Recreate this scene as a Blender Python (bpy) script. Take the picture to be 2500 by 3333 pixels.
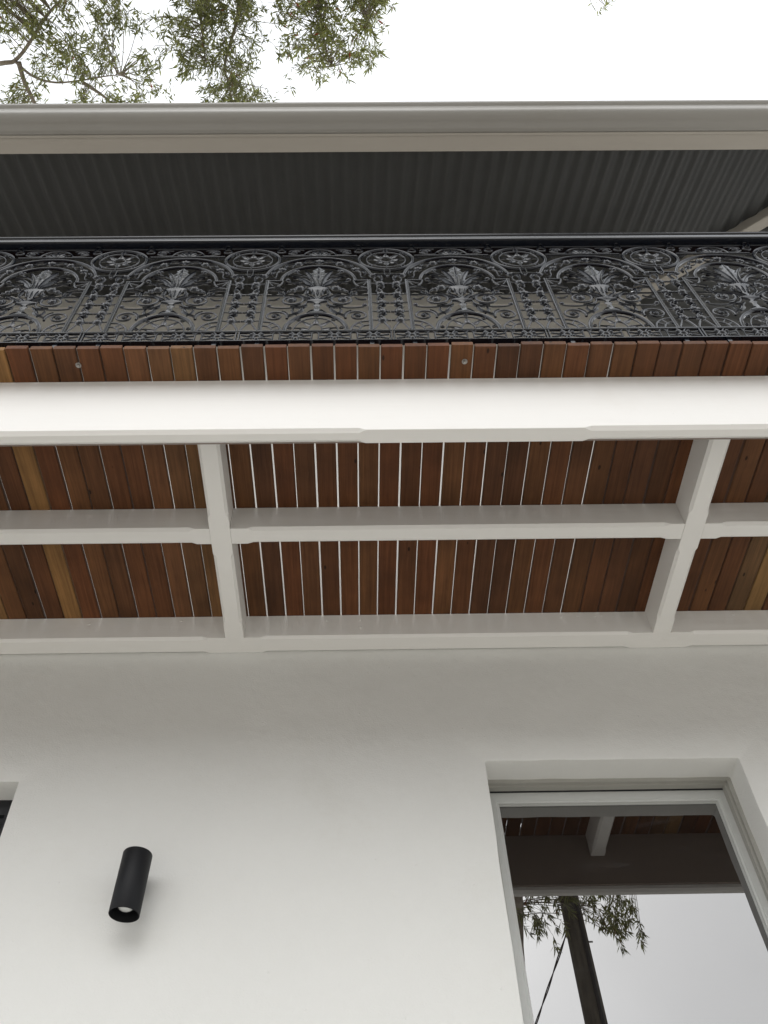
import bpy, math, random
from mathutils import Vector, Matrix, noise
import numpy as np
random.seed(7)
PI = math.pi
scene = bpy.context.scene
for o in list(bpy.data.objects):
    bpy.data.objects.remove(o, do_unlink=True)
col = scene.collection

# ------------------------------------------------------------------ camera
cd = bpy.data.cameras.new('camera'); cam = bpy.data.objects.new('camera', cd); col.objects.link(cam)
cam.matrix_world = Matrix(((0.99986904, 0.01168697, -0.0111948, 0.0),
                           (0.0013514, -0.74961606, -0.66187154, -2.2134),
                           (-0.01612708, 0.66176973, -0.74953368, 1.6),
                           (0, 0, 0, 1)))
cd.sensor_fit = 'VERTICAL'; cd.sensor_height = 36.0; cd.lens = 36.0 * 2859.3 / 3333
cd.shift_x = 64.16 / 3333; cd.shift_y = 276.9 / 3333
cd.clip_start = 0.02; cd.clip_end = 900
scene.camera = cam

# ------------------------------------------------------------------ sky, sun, exposure
SUN_EL, SUN_AZ = math.radians(40), math.radians(183)
w = bpy.data.worlds.new('World'); scene.world = w; w.use_nodes = True
nt = w.node_tree; nt.nodes.clear()
out = nt.nodes.new('ShaderNodeOutputWorld'); bg = nt.nodes.new('ShaderNodeBackground')
sky = nt.nodes.new('ShaderNodeTexSky'); sky.sky_type = 'NISHITA'; sky.sun_disc = False
sky.sun_elevation = SUN_EL; sky.sun_rotation = SUN_AZ
sky.air_density = 1.0; sky.dust_density = 4.0; sky.ozone_density = 1.0
hs = nt.nodes.new('ShaderNodeHueSaturation'); hs.inputs['Saturation'].default_value = 0.10
# the cloud deck evens the clear sky out to a soft grey-white with faint cloud bellies
flat = nt.nodes.new('ShaderNodeMix'); flat.data_type = 'RGBA'; flat.inputs[0].default_value = 0.66
flat.inputs[7].default_value = (9.3, 9.6, 10.0, 1)
tc = nt.nodes.new('ShaderNodeTexCoord'); nz = nt.nodes.new('ShaderNodeTexNoise')
nz.inputs['Scale'].default_value = 3.0; nz.inputs['Detail'].default_value = 5
mr = nt.nodes.new('ShaderNodeMapRange'); mr.inputs[1].default_value = 0.3; mr.inputs[2].default_value = 0.7
mr.inputs[3].default_value = 0.92; mr.inputs[4].default_value = 1.08
mul = nt.nodes.new('ShaderNodeVectorMath'); mul.operation = 'MULTIPLY'
L = nt.links.new
L(sky.outputs[0], hs.inputs['Color']); L(hs.outputs[0], flat.inputs[6])
L(tc.outputs['Generated'], nz.inputs['Vector']); L(nz.outputs[0], mr.inputs[0])
L(flat.outputs[2], mul.inputs[0]); L(mr.outputs[0], mul.inputs[1])
L(mul.outputs[0], bg.inputs['Color']); bg.inputs['Strength'].default_value = 0.15
L(bg.outputs[0], out.inputs['Surface'])

sd = bpy.data.lights.new('sun', 'SUN'); sd.energy = 0.5; sd.angle = math.radians(60); sd.color = (1.0, 0.97, 0.93)
sun = bpy.data.objects.new('sun', sd); col.objects.link(sun)
# the veiled sun stands in front of the house
sdir = Vector((math.sin(SUN_AZ) * math.cos(SUN_EL), math.cos(SUN_AZ) * math.cos(SUN_EL), math.sin(SUN_EL)))
sun.rotation_euler = (-sdir).to_track_quat('-Z', 'Y').to_euler(); sun.location = (-4, -12, 20)

scene.view_settings.view_transform = 'Standard'; scene.view_settings.look = 'None'
scene.view_settings.gamma = 1.0; scene.view_settings.exposure = 0.35
scene.view_settings.use_curve_mapping = False
scene.render.engine = 'CYCLES'
scene.cycles.max_bounces = 7; scene.cycles.diffuse_bounces = 5; scene.cycles.glossy_bounces = 4
scene.cycles.transparent_max_bounces = 8

# ------------------------------------------------------------------ materials
def mat_new(name):
    m = bpy.data.materials.new(name); m.use_nodes = True
    n = m.node_tree.nodes; return m, n, m.node_tree.links, n['Principled BSDF']

def mat_paint(name, rgb, rough=0.55, bump=0.15, scale=160, mottle=0.04, coarse=2.2, spec=0.4, bdist=0.002, stretch=(1, 1, 1), wave=0.0, nibs=0.0, stain=0.0):
    """painted surface: fine tooth, brush or trowel direction (stretch), slow waves, paint nibs, faint grime"""
    m, n, l, p = mat_new(name)
    tc = n.new('ShaderNodeTexCoord'); mp = n.new('ShaderNodeMapping'); mp.inputs['Scale'].default_value = stretch
    l.new(tc.outputs['Object'], mp.inputs[0])
    a = n.new('ShaderNodeTexNoise'); a.inputs['Scale'].default_value = coarse; a.inputs['Detail'].default_value = 8
    a.inputs['Roughness'].default_value = 0.7
    mr = n.new('ShaderNodeMapRange'); mr.inputs[1].default_value = .25; mr.inputs[2].default_value = .75
    mr.inputs[3].default_value = 1 - mottle; mr.inputs[4].default_value = 1 + mottle
    c = n.new('ShaderNodeVectorMath'); c.operation = 'MULTIPLY'; c.inputs[0].default_value = rgb
    l.new(mp.outputs[0], a.inputs['Vector']); l.new(a.outputs[0], mr.inputs[0]); l.new(mr.outputs[0], c.inputs[1])
    colr = c.outputs[0]
    if stain:
        d = n.new('ShaderNodeTexNoise'); d.inputs['Scale'].default_value = 1.1; d.inputs['Detail'].default_value = 9; d.inputs['Roughness'].default_value = .75
        l.new(tc.outputs['Object'], d.inputs['Vector'])
        dr = n.new('ShaderNodeMapRange'); dr.inputs[1].default_value = .55; dr.inputs[2].default_value = .80; dr.inputs[3].default_value = 0; dr.inputs[4].default_value = stain
        mx = n.new('ShaderNodeMix'); mx.data_type = 'RGBA'; mx.inputs[7].default_value = (rgb[0] * .80, rgb[1] * .77, rgb[2] * .70, 1)
        l.new(d.outputs[0], dr.inputs[0]); l.new(dr.outputs[0], mx.inputs[0]); l.new(colr, mx.inputs[6]); colr = mx.outputs[2]
    l.new(colr, p.inputs['Base Color'])
    b = n.new('ShaderNodeTexNoise'); b.inputs['Scale'].default_value = scale; b.inputs['Detail'].default_value = 4
    l.new(mp.outputs[0], b.inputs['Vector'])
    bp = n.new('ShaderNodeBump'); bp.inputs['Strength'].default_value = bump; bp.inputs['Distance'].default_value = bdist
    l.new(b.outputs[0], bp.inputs['Height']); last = bp
    if wave:
        wn = n.new('ShaderNodeTexNoise'); wn.inputs['Scale'].default_value = 7; wn.inputs['Detail'].default_value = 3
        l.new(mp.outputs[0], wn.inputs['Vector']); b2 = n.new('ShaderNodeBump'); b2.inputs['Strength'].default_value = 1; b2.inputs['Distance'].default_value = wave
        l.new(wn.outputs[0], b2.inputs['Height']); l.new(last.outputs[0], b2.inputs['Normal']); last = b2
    if nibs:
        v = n.new('ShaderNodeTexVoronoi'); v.inputs['Scale'].default_value = 16; l.new(tc.outputs['Object'], v.inputs['Vector'])
        vr = n.new('ShaderNodeMapRange'); vr.inputs[1].default_value = .0; vr.inputs[2].default_value = .06; vr.inputs[3].default_value = 1; vr.inputs[4].default_value = 0
        l.new(v.outputs['Distance'], vr.inputs[0]); b3 = n.new('ShaderNodeBump'); b3.inputs['Strength'].default_value = .8; b3.inputs['Distance'].default_value = nibs
        l.new(vr.outputs[0], b3.inputs['Height']); l.new(last.outputs[0], b3.inputs['Normal']); last = b3
    l.new(last.outputs[0], p.inputs['Normal'])
    p.inputs['Roughness'].default_value = rough; p.inputs['Specular IOR Level'].default_value = spec
    return m

M = {}
M['render'] = mat_paint('painted_render', (.695, .697, .675), .75, .55, 190, .022, 1.6, .25, .002, (1, 1, 1), .007, .0016, .4)
M['timber'] = mat_paint('painted_timber_along', (.75, .738, .712), .48, .35, 60, .030, 3, .35, .002, (.06, 1, 1), .0018, .0010, .35)
M['timber_y'] = mat_paint('painted_timber_across', (.75, .738, .712), .48, .35, 60, .030, 3, .35, .002, (1, .06, 1), .0018, .0010, .35)
M['eave'] = mat_paint('eave_paint', (.39, .365, .325), .5, .5, 60, .05, 6, .35, .003, (.08, 1, 1), .002, .0012, .4)
M['gutter'] = mat_paint('gutter_enamel', (.275, .267, .247), .32, .04, 30, .05, 4, .5, .002, (.15, 1, 1), .0009, 0, .6)
M['upper'] = mat_paint('upper_wall_paint', (.60, .58, .535), .7, .2, 150, .03, 2, .25)
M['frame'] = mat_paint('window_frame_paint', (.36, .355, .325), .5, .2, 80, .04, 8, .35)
M['sash'] = mat_paint('sash_paint', (.47, .48, .465), .45, .2, 80, .04, 8, .4)
M['roof'] = mat_paint('roof_steel', (.060, .0625, .063), .5, .05, 60, .10, 3, .35)
M['iron'] = mat_paint('black_iron', (.005, .0065, .011), .14, .10, 170, .15, 9, .42, .0012)
M['black'] = mat_paint('lamp_black', (.009, .0095, .011), .5, .12, 500, .08, 12, .22, .0006)
M['darkframe'] = mat_paint('black_aluminium', (.012, .013, .016), .4, .05, 90, .05, 6, .4)
M['steel'] = mat_paint('zinc', (.30, .29, .27), .35, .1, 200, .1, 30, .5); M['steel'].node_tree.nodes['Principled BSDF'].inputs['Metallic'].default_value = .8
M['lens'] = mat_paint('lamp_lens', (.62, .63, .62), .12, 0, 50, .02, 10, .6)
M['cable'] = mat_paint('cable_black', (.02, .02, .02), .6, .1, 60, .1, 4, .3)
M['ceramic'] = mat_paint('insulator', (.3, .12, .07), .2, 0, 60, .1, 4, .5)

def mat_wood():
    m, n, l, p = mat_new('deck_timber')
    tc = n.new('ShaderNodeTexCoord'); oi = n.new('ShaderNodeObjectInfo')
    sc = n.new('ShaderNodeVectorMath'); sc.operation = 'SCALE'; sc.inputs['Scale'].default_value = 9.7
    ad = n.new('ShaderNodeVectorMath'); ad.operation = 'ADD'
    l.new(oi.outputs['Location'], sc.inputs[0]); l.new(tc.outputs['Object'], ad.inputs[0]); l.new(sc.outputs[0], ad.inputs[1])
    mp = n.new('ShaderNodeMapping'); mp.inputs['Scale'].default_value = (46, 1.6, 46)
    l.new(ad.outputs[0], mp.inputs[0])
    g = n.new('ShaderNodeTexNoise'); g.inputs['Scale'].default_value = 2.2; g.inputs['Detail'].default_value = 8; g.inputs['Roughness'].default_value = .7
    g.inputs['Distortion'].default_value = .6
    l.new(mp.outputs[0], g.inputs['Vector'])
    mr = n.new('ShaderNodeMapRange'); mr.inputs[1].default_value = .28; mr.inputs[2].default_value = .72; mr.inputs[3].default_value = .62; mr.inputs[4].default_value = 1.35
    l.new(g.outputs[0], mr.inputs[0])
    b = n.new('ShaderNodeTexNoise'); b.inputs['Scale'].default_value = 5; b.inputs['Detail'].default_value = 4
    l.new(ad.outputs[0], b.inputs['Vector'])
    mr2 = n.new('ShaderNodeMapRange'); mr2.inputs[1].default_value = .3; mr2.inputs[2].default_value = .7; mr2.inputs[3].default_value = .75; mr2.inputs[4].default_value = 1.25
    l.new(b.outputs[0], mr2.inputs[0])
    # borer holes and gum specks
    v = n.new('ShaderNodeTexVoronoi'); v.inputs['Scale'].default_value = 17
    mpv = n.new('ShaderNodeMapping'); mpv.inputs['Scale'].default_value = (1, .45, 1); l.new(ad.outputs[0], mpv.inputs[0]); l.new(mpv.outputs[0], v.inputs['Vector'])
    st = n.new('ShaderNodeMapRange'); st.inputs[1].default_value = .05; st.inputs[2].default_value = .085; st.inputs[3].default_value = .2; st.inputs[4].default_value = 1
    l.new(v.outputs['Distance'], st.inputs[0])
    m1 = n.new('ShaderNodeMath'); m1.operation = 'MULTIPLY'; l.new(mr.outputs[0], m1.inputs[0]); l.new(mr2.outputs[0], m1.inputs[1])
    m2 = n.new('ShaderNodeMath'); m2.operation = 'MULTIPLY'; l.new(m1.outputs[0], m2.inputs[0]); l.new(st.outputs[0], m2.inputs[1])
    c = n.new('ShaderNodeVectorMath'); c.operation = 'MULTIPLY'; l.new(oi.outputs['Color'], c.inputs[0]); l.new(m2.outputs[0], c.inputs[1])
    l.new(c.outputs[0], p.inputs['Base Color'])
    bp = n.new('ShaderNodeBump'); bp.inputs['Strength'].default_value = .25; bp.inputs['Distance'].default_value = .002
    l.new(g.outputs[0], bp.inputs['Height']); l.new(bp.outputs[0], p.inputs['Normal'])
    p.inputs['Roughness'].default_value = .6; p.inputs['Specular IOR Level'].default_value = .20
    return m
M['wood'] = mat_wood()

def mat_glass():
    m, n, l, p = mat_new('window_glass')
    tc = n.new('ShaderNodeTexCoord'); mp = n.new('ShaderNodeMapping')
    mp.inputs['Rotation'].default_value = (0, math.radians(38), 0); mp.inputs['Scale'].default_value = (3, 1, 12)
    a = n.new('ShaderNodeTexNoise'); a.inputs['Scale'].default_value = 1.6; a.inputs['Detail'].default_value = 7; a.inputs['Distortion'].default_value = 1.2
    mr = n.new('ShaderNodeMapRange'); mr.inputs[1].default_value = .58; mr.inputs[2].default_value = .82; mr.inputs[3].default_value = 0; mr.inputs[4].default_value = .035
    l.new(tc.outputs['Object'], mp.inputs[0]); l.new(mp.outputs[0], a.inputs['Vector']); l.new(a.outputs[0], mr.inputs[0])
    d = n.new('ShaderNodeBsdfDiffuse'); d.inputs[0].default_value = (.6, .62, .66, 1)
    mx = n.new('ShaderNodeMixShader'); o = n['Material Output']
    p.inputs['Base Color'].default_value = (.010, .008, .007, 1); p.inputs['Roughness'].default_value = .0
    p.inputs['IOR'].default_value = 2.6
    l.new(mr.outputs[0], mx.inputs[0]); l.new(p.outputs[0], mx.inputs[1]); l.new(d.outputs[0], mx.inputs[2]); l.new(mx.outputs[0], o.inputs['Surface'])
    return m
M['glass'] = mat_glass()

def mat_bark(name, c1, c2, sc=(14, 14, 2.2)):
    m, n, l, p = mat_new(name)
    tc = n.new('ShaderNodeTexCoord'); mp = n.new('ShaderNodeMapping'); mp.inputs['Scale'].default_value = sc
    a = n.new('ShaderNodeTexNoise'); a.inputs['Scale'].default_value = 1.5; a.inputs['Detail'].default_value = 8
    r = n.new('ShaderNodeValToRGB'); r.color_ramp.elements[0].color = c1; r.color_ramp.elements[1].color = c2
    r.color_ramp.elements[0].position = .3; r.color_ramp.elements[1].position = .7
    bp = n.new('ShaderNodeBump'); bp.inputs['Strength'].default_value = .6; bp.inputs['Distance'].default_value = .01
    l.new(tc.outputs['Object'], mp.inputs[0]); l.new(mp.outputs[0], a.inputs['Vector']); l.new(a.outputs[0], r.inputs[0])
    l.new(r.outputs[0], p.inputs['Base Color']); l.new(a.outputs[0], bp.inputs['Height']); l.new(bp.outputs[0], p.inputs['Normal'])
    p.inputs['Roughness'].default_value = .85
    return m
M['bark'] = mat_bark('bark', (.16, .13, .10, 1), (.38, .33, .27, 1), (6, 6, 6))
M['pole'] = mat_bark('pole_timber', (.040, .036, .026, 1), (.105, .092, .068, 1))

def mat_leaf():
    m, n, l, p = mat_new('leaf')
    at = n.new('ShaderNodeAttribute'); at.attribute_name = 'tint'
    r = n.new('ShaderNodeValToRGB'); e = r.color_ramp.elements
    e[0].color = (.11, .115, .045, 1); e[1].color = (.36, .38, .13, 1); e[1].position = .8
    k = e.new(.45); k.color = (.21, .225, .080, 1); k = e.new(.97); k.color = (.22, .23, .09, 1); k = e.new(.985); k.color = (.30, .07, .03, 1)
    l.new(at.outputs['Fac'], r.inputs[0]); l.new(r.outputs[0], p.inputs['Base Color'])
    p.inputs['Roughness'].default_value = .45
    t = n.new('ShaderNodeBsdfTranslucent'); l.new(r.outputs[0], t.inputs[0])
    mx = n.new('ShaderNodeMixShader'); mx.inputs[0].default_value = .55
    l.new(p.outputs[0], mx.inputs[1]); l.new(t.outputs[0], mx.inputs[2]); l.new(mx.outputs[0], n['Material Output'].inputs['Surface'])
    return m
M['leaf'] = mat_leaf()

def mat_ground():
    m, n, l, p = mat_new('paving')
    tc = n.new('ShaderNodeTexCoord'); a = n.new('ShaderNodeTexNoise'); a.inputs['Scale'].default_value = .6; a.inputs['Detail'].default_value = 9
    r = n.new('ShaderNodeValToRGB'); r.color_ramp.elements[0].color = (.48, .455, .41, 1); r.color_ramp.elements[1].color = (.58, .55, .50, 1)
    l.new(tc.outputs['Object'], a.inputs['Vector']); l.new(a.outputs[0], r.inputs[0]); l.new(r.outputs[0], p.inputs['Base Color'])
    p.inputs['Roughness'].default_value = .9
    return m
M['ground'] = mat_ground()

# ------------------------------------------------------------------ mesh helpers
RELIEF = .60        # the castings are thin: relief depth against the nominal section
class MB:
    def __init__(s): s.v = []; s.f = []
    def box(s, x0, x1, y0, y1, z0, z1):
        b = len(s.v)
        s.v += [(x0, y0, z0), (x1, y0, z0), (x1, y1, z0), (x0, y1, z0), (x0, y0, z1), (x1, y0, z1), (x1, y1, z1), (x0, y1, z1)]
        s.f += [tuple(b + i for i in q) for q in ((0, 3, 2, 1), (4, 5, 6, 7), (0, 1, 5, 4), (1, 2, 6, 5), (2, 3, 7, 6), (3, 0, 4, 7))]
        return s
    def loft(s, rings, closed=True, caps=True, loop=False):
        b = len(s.v); n = len(rings[0])
        for r in rings: s.v += [tuple(p) for p in r]
        m = len(rings)
        for i in range(m if loop else m - 1):
            j = (i + 1) % m
            for k in range(n if closed else n - 1):
                k2 = (k + 1) % n
                s.f.append((b + i * n + k, b + i * n + k2, b + j * n + k2, b + j * n + k))
        if caps and closed and not loop:
            s.f.append(tuple(b + k for k in range(n))[::-1]); s.f.append(tuple(b + (m - 1) * n + k for k in range(n)))
        return s
    def tube(s, path, radii, n=8, caps=True):
        P = [Vector(p) for p in path]; rings = []
        if not hasattr(radii, '__len__'): radii = [radii] * len(P)
        up = Vector((.13, .31, .94))
        for i, p in enumerate(P):
            t = (P[min(i + 1, len(P) - 1)] - P[max(i - 1, 0)]).normalized()
            a = t.cross(up)
            if a.length < .1: a = t.cross(Vector((1, 0, 0)))
            a.normalize(); c = t.cross(a)
            rings.append([p + (a * math.cos(2 * PI * k / n) + c * math.sin(2 * PI * k / n)) * radii[i] for k in range(n)])
        return s.loft(rings, True, caps)
    def lathe(s, c, prof, n=16, ax='z', sy=1.0):
        rings = []
        for r, h in prof:
            ring = []
            for k in range(n):
                a = 2 * PI * k / n
                if ax == 'z': ring.append((c[0] + r * math.cos(a), c[1] + sy * r * math.sin(a), c[2] + h))
                else: ring.append((c[0] + r * math.cos(a), c[1] + h, c[2] + r * math.sin(a)))
            rings.append(ring)
        return s.loft(rings)
    # relief work in the plane of a cast panel: u -> X, v -> Z, depth -> Y (front is -Y)
    def ribbon(s, path, wid, hei, prof, loop=False):
        n = len(path); rings = []
        if not hasattr(wid, '__len__'): wid = [wid] * n
        if prof is not RID and prof is not DBL: wid = [q * 1.05 for q in wid]
        if not hasattr(hei, '__len__'): hei = [hei] * n
        for i, (u, v) in enumerate(path):
            if loop: a, b = path[(i - 1) % n], path[(i + 1) % n]
            else: a, b = path[max(i - 1, 0)], path[min(i + 1, n - 1)]
            tx, ty = b[0] - a[0], b[1] - a[1]; q = math.hypot(tx, ty) or 1
            nx, ny = -ty / q, tx / q
            rings.append([(u + nx * o * wid[i], d * hei[i] * RELIEF, v + ny * o * wid[i]) for o, d in prof])
        return s.loft(rings, True, True, loop)
    def build(s, name, mat, parent=None, smooth=None, loc=None):
        me = bpy.data.meshes.new(name); me.from_pydata([tuple(p) for p in s.v], [], s.f); me.update()
        return obj(name, me, mat, parent, smooth, loc)

def obj(name, me, mat, parent=None, smooth=None, loc=None):
    if mat and not me.materials: me.materials.append(M[mat] if isinstance(mat, str) else mat)
    if smooth is not None:
        me.polygons.foreach_set('use_smooth', [True] * len(me.polygons))
        try: me.set_sharp_from_angle(angle=math.radians(smooth))
        except Exception: pass
    o = bpy.data.objects.new(name, me); col.objects.link(o)
    if parent is not None: o.parent = parent
    if loc is not None: o.location = loc
    return o
def fix_normals(o):
    import bmesh
    bm = bmesh.new(); bm.from_mesh(o.data); bmesh.ops.recalc_face_normals(bm, faces=bm.faces); bm.to_mesh(o.data); bm.free(); return o
def thing(name, label, cat, loc=(0, 0, 0), group=None):
    o = bpy.data.objects.new(name, None); col.objects.link(o); o.location = loc; o.empty_display_size = .2
    o['label'] = label; o['category'] = cat
    if group: o['group'] = group
    return o

def nz1(x, y, z, s=1.0): return noise.noise(Vector((x * s, y * s, z * s)))

# ------------------------------------------------------------------ ground
g = MB(); g.v = [(-400, -400, 0), (400, -400, 0), (400, 400, 0), (-400, 400, 0)]; g.f = [(0, 1, 2, 3)]
g = g.build('ground', 'ground'); g['kind'] = 'structure'; g['label'] = 'pale paved ground in front of the house'

# ------------------------------------------------------------------ house: rendered wall with window openings
house = thing('house', 'white rendered house wall rising behind the timber balcony', 'house', (0, 0, 0))
WX0, WX1 = -4.2, 4.2
def opening_outline(x0, x1, z0, z1, r, wob, seed, n=26):
    """closed outline of a hand-plastered opening, from bottom left clockwise; corners softened by r"""
    pts = []
    def seg(a, b, k):
        for i in range(k): pts.append((a[0] + (b[0] - a[0]) * i / k, a[1] + (b[1] - a[1]) * i / k))
    seg((x0, z0), (x0, z1 - r), n)
    for i in range(5): a = PI - i / 5 * PI / 2; pts.append((x0 + r + r * math.cos(a), z1 - r + r * math.sin(a)))
    seg((x0 + r, z1), (x1 - r, z1), n)
    for i in range(5): a = PI / 2 - i / 5 * PI / 2; pts.append((x1 - r + r * math.cos(a), z1 - r + r * math.sin(a)))
    seg((x1, z1 - r), (x1, z0), n); seg((x1, z0), (x0, z0), n)
    return [(x + wob * nz1(x * 9, z * 9, seed), z + wob * nz1(x * 9, z * 9, seed + 5.3)) for x, z in pts]
wall = MB()
openings = [(.405, 1.203, 1.05, 3.322, .006, .0030, 1.0), (-1.90, -1.042, 1.05, 3.268, .004, .0016, 4.0)]
xs = sorted([WX0, WX1] + [q for o in openings for q in (o[0] - .1, o[1] + .1)])
Z1 = 3.9
for i in range(len(xs) - 1):
    a, b = xs[i], xs[i + 1]
    op = next((o for o in openings if abs(o[0] - .1 - a) < 1e-6), None)
    if op is None:
        k = len(wall.v); wall.v += [(a, 0, 0), (b, 0, 0), (b, 0, Z1), (a, 0, Z1)]; wall.f.append((k, k + 1, k + 2, k + 3)); continue
    zl, zh = op[2] - .1, op[3] + .1
    for c, d in ((0, zl), (zh, Z1)):
        k = len(wall.v); wall.v += [(a, 0, c), (b, 0, c), (b, 0, d), (a, 0, d)]; wall.f.append((k, k + 1, k + 2, k + 3))
    ol = opening_outline(*op)
    cx, cz = (op[0] + op[1]) / 2, (op[2] + op[3]) / 2; hx, hz = (op[1] - op[0]) / 2, (op[3] - op[2]) / 2
    outer, r1, r2, r3, r4 = [], [], [], [], []
    for x, z in ol:
        fx, fz = (x - cx) / hx, (z - cz) / hz; q = max(abs(fx), abs(fz)); fx /= q; fz /= q
        outer.append((cx + fx * (hx + .1), 0, cz + fz * (hz + .1)))
        dx, dz = -fx if abs(fx) >= .999 else 0, -fz if abs(fz) >= .999 else 0
        r1.append((x - dx * .007, 0, z - dz * .007)); r2.append((x - dx * .002, .002, z - dz * .002)); r3.append((x, .008, z)); r4.append((x, .26, z))
    wall.loft([outer, r1, r2, r3, r4], True, False)
fix_normals(wall.build('wall', 'render', house, 40))
MB().box(WX0, WX1, .30, .40, 0, 3.9).build('wall_core', 'render', house)
MB().box(WX0, 1.76, .0, .25, 3.96, 7.25).build('upper_wall', 'upper', house)
MB().box(WX0, 1.772, -.004, .0, 6.789, 6.90).build('frieze_board', 'upper', house)

def timber_window(x0, x1, z0, z1):
    """painted timber window: frame in the reveal, sash set back, glass"""
    wn = MB()
    # frame: stepped staff bead around the opening
    def ring(xa, xb, za, zb, wd, y0, y1):
        m = MB(); m.box(xa, xa + wd, y0, y1, za, zb); m.box(xb - wd, xb, y0, y1, za, zb); m.box(xa + wd, xb - wd, y0, y1, zb - wd, zb); m.box(xa + wd, xb - wd, y0, y1, za, za + wd); return m
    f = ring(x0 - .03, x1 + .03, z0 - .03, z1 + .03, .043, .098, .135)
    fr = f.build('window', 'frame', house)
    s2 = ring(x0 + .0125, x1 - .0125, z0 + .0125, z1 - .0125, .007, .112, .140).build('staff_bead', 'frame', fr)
    # sash: bevelled towards the glass
    OPEN = math.tan(math.radians(1.1))      # awning sash, a finger's breadth open at the foot
    sx0, sx1, sz1, sz0 = x0 + .013, x1 - .013, z1 - .028, z0 + .02
    def rect(i, y, wob=0.0):
        p = []
        for k in range(24): p.append((sx0 + i, y, sz0 + i + (sz1 - sz0 - 2 * i) * k / 24))
        for k in range(24): p.append((sx0 + i + (sx1 - sx0 - 2 * i) * k / 24, y, sz1 - i))
        for k in range(24): p.append((sx1 - i, y, sz1 - i - (sz1 - sz0 - 2 * i) * k / 24))
        for k in range(24): p.append((sx1 - i - (sx1 - sx0 - 2 * i) * k / 24, y, sz0 + i))
        return [(a + wob * nz1(a * 40, c * 40, 3), b - (sz1 - c) * OPEN, c + wob * nz1(a * 40, c * 40, 8)) for a, b, c in p]
    sa = MB(); sa.loft([rect(-.02, .175), rect(-.02, .136), rect(.026, .136), rect(.0285, .139), rect(.034, .1405), rect(.036, .1475, .0012), rect(.0375, .1475, .0015), rect(.0385, .153)], True, False)
    so = fix_normals(sa.build('sash', 'sash', fr, 30))
    MB().box(x0 + .02, x1 - .02, .1335, .1352, z1 - .0245, z1 - .0185).build('gap_shadow_strip', 'darkframe', fr)  # black strip standing in for the shadowed slot between frame and sash
    pn = MB(); pn.v = [(sx0 + .03, .152, sz0 + .03), (sx1 - .03, .152, sz0 + .03), (sx1 - .03, .152, sz1 - .03), (sx0 + .03, .152, sz1 - .03)]; pn.f = [(0, 1, 2, 3)]
    pn.v = [(a, b - (sz1 - c) * OPEN, c) for a, b, c in pn.v]
    pn.v += [(a, b + .004, c) for a, b, c in pn.v]; pn.f += [(7, 6, 5, 4), (0, 4, 5, 1), (1, 5, 6, 2), (2, 6, 7, 3), (3, 7, 4, 0)]
    pn.build('pane', 'glass', so)
    MB().box(x0 - .03, x1 + .03, -.04, .1, z0 - .05, z0 - .001).build('sill', 'render', fr)
    fr['label'] = 'grey-green painted timber window reflecting the pole and sky'
timber_window(.405, 1.203, 1.05, 3.322)
def dark_window(x0, x1, z0, z1):
    m = MB()
    for a, b, c, d in ((x0 - .02, x0 + .05, z0, z1 + .02), (x1 - .05, x1 + .02, z0, z1 + .02), (x0 + .05, x1 - .05, z1 - .055, z1 + .02), (x0 + .05, x1 - .05, z0, z0 + .06)):
        m.box(a, b, .095, .15, c, d)
    fr = m.build('window', 'darkframe', house); fr['label'] = 'black framed window at the left edge of the wall'
    MB().box(x0 + .045, x1 - .045, .128, .134, z0 + .05, z1 - .05).build('pane', 'glass', fr)
    MB().box(x0 + .05, x1 - .05, .108, .127, z1 - .078, z1 - .055).build('glazing_bead', 'darkframe', fr)
dark_window(-1.90, -1.042, 1.05, 3.268)

# ------------------------------------------------------------------ balcony: deck boards on painted joists
balcony = thing('balcony', 'timber balcony of brown deck planks on white painted joists', 'balcony', (0, 0, 3.81))
balc_z = 3.81
def chamfer_beam(axis, t0, t1, c0, c1, z0, z1, spans, ch=.011, stop=.018):
    """beam along X or Y with stop-chamfered lower edges; c0..c1 is its width"""
    ts = [(t0, 0), (t1, 0)]
    for a, b in spans: ts += [(a, 0), (a + stop, 1), (b - stop, 1), (b, 0)]
    m = MB(); rings = []
    for t, k in sorted(ts):
        c = ch * k + .0012
        sec = [(c0, z1), (c0, z0 + c), (c0 + c, z0), (c1 - c, z0), (c1, z0 + c), (c1, z1)]
        rings.append([(t, q, z) if axis == 'X' else (q, t, z) for q, z in sec])
    return m.loft(rings)
def bal(mb, name, mat, parent=None, smooth=None):
    o = mb.build(name, mat, parent or balcony, smooth)
    if parent is None: o.location.z = -balc_z
    return fix_normals(o)
BX0, BX1 = -3.3, 2.72
JB, JT = 3.8134, 3.9245
# front beam: deep fascia with stopped chamfers
bal(chamfer_beam('X', BX0, BX1, -1.0018, -.960, 3.6437, 3.9243, [(BX0 + .05, .035), (.62, BX1 - .05)], .009), 'front_beam', 'timber')
bal(chamfer_beam('X', BX0, BX1, -.0752, -.0008, JB, 3.9243, [(-3.2, -2.01), (-1.91, -.515), (-.331, .979), (1.178, 2.48)], .008), 'ledger', 'timber')
joists = [(-3.45, -3.387), (-1.9515, -1.8885), (-.4525, -.3880), (1.0465, 1.1090), (2.545, 2.608)]
for i, (a, b) in enumerate(joists):
    if a < BX0 or b > BX1: continue
    bal(chamfer_beam('Y', -.9448, -.0755, a, b, JB - .0015, JT, [(-.915, -.590), (-.455, -.135)], .008), 'joist', 'timber_y')
edges = [BX0] + [q for a, b in joists if a > BX0 and b < BX1 for q in (a, b)] + [BX1]
for k in range(0, len(edges), 2):
    a, b = edges[k] + .0006, edges[k + 1] - .0006
    if b - a < .2: continue
    bal(chamfer_beam('X', a, b, -.551, -.4905, JB, JT - .0005, [(a + .050, b - .045)], .008), 'blocking', 'timber')
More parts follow.
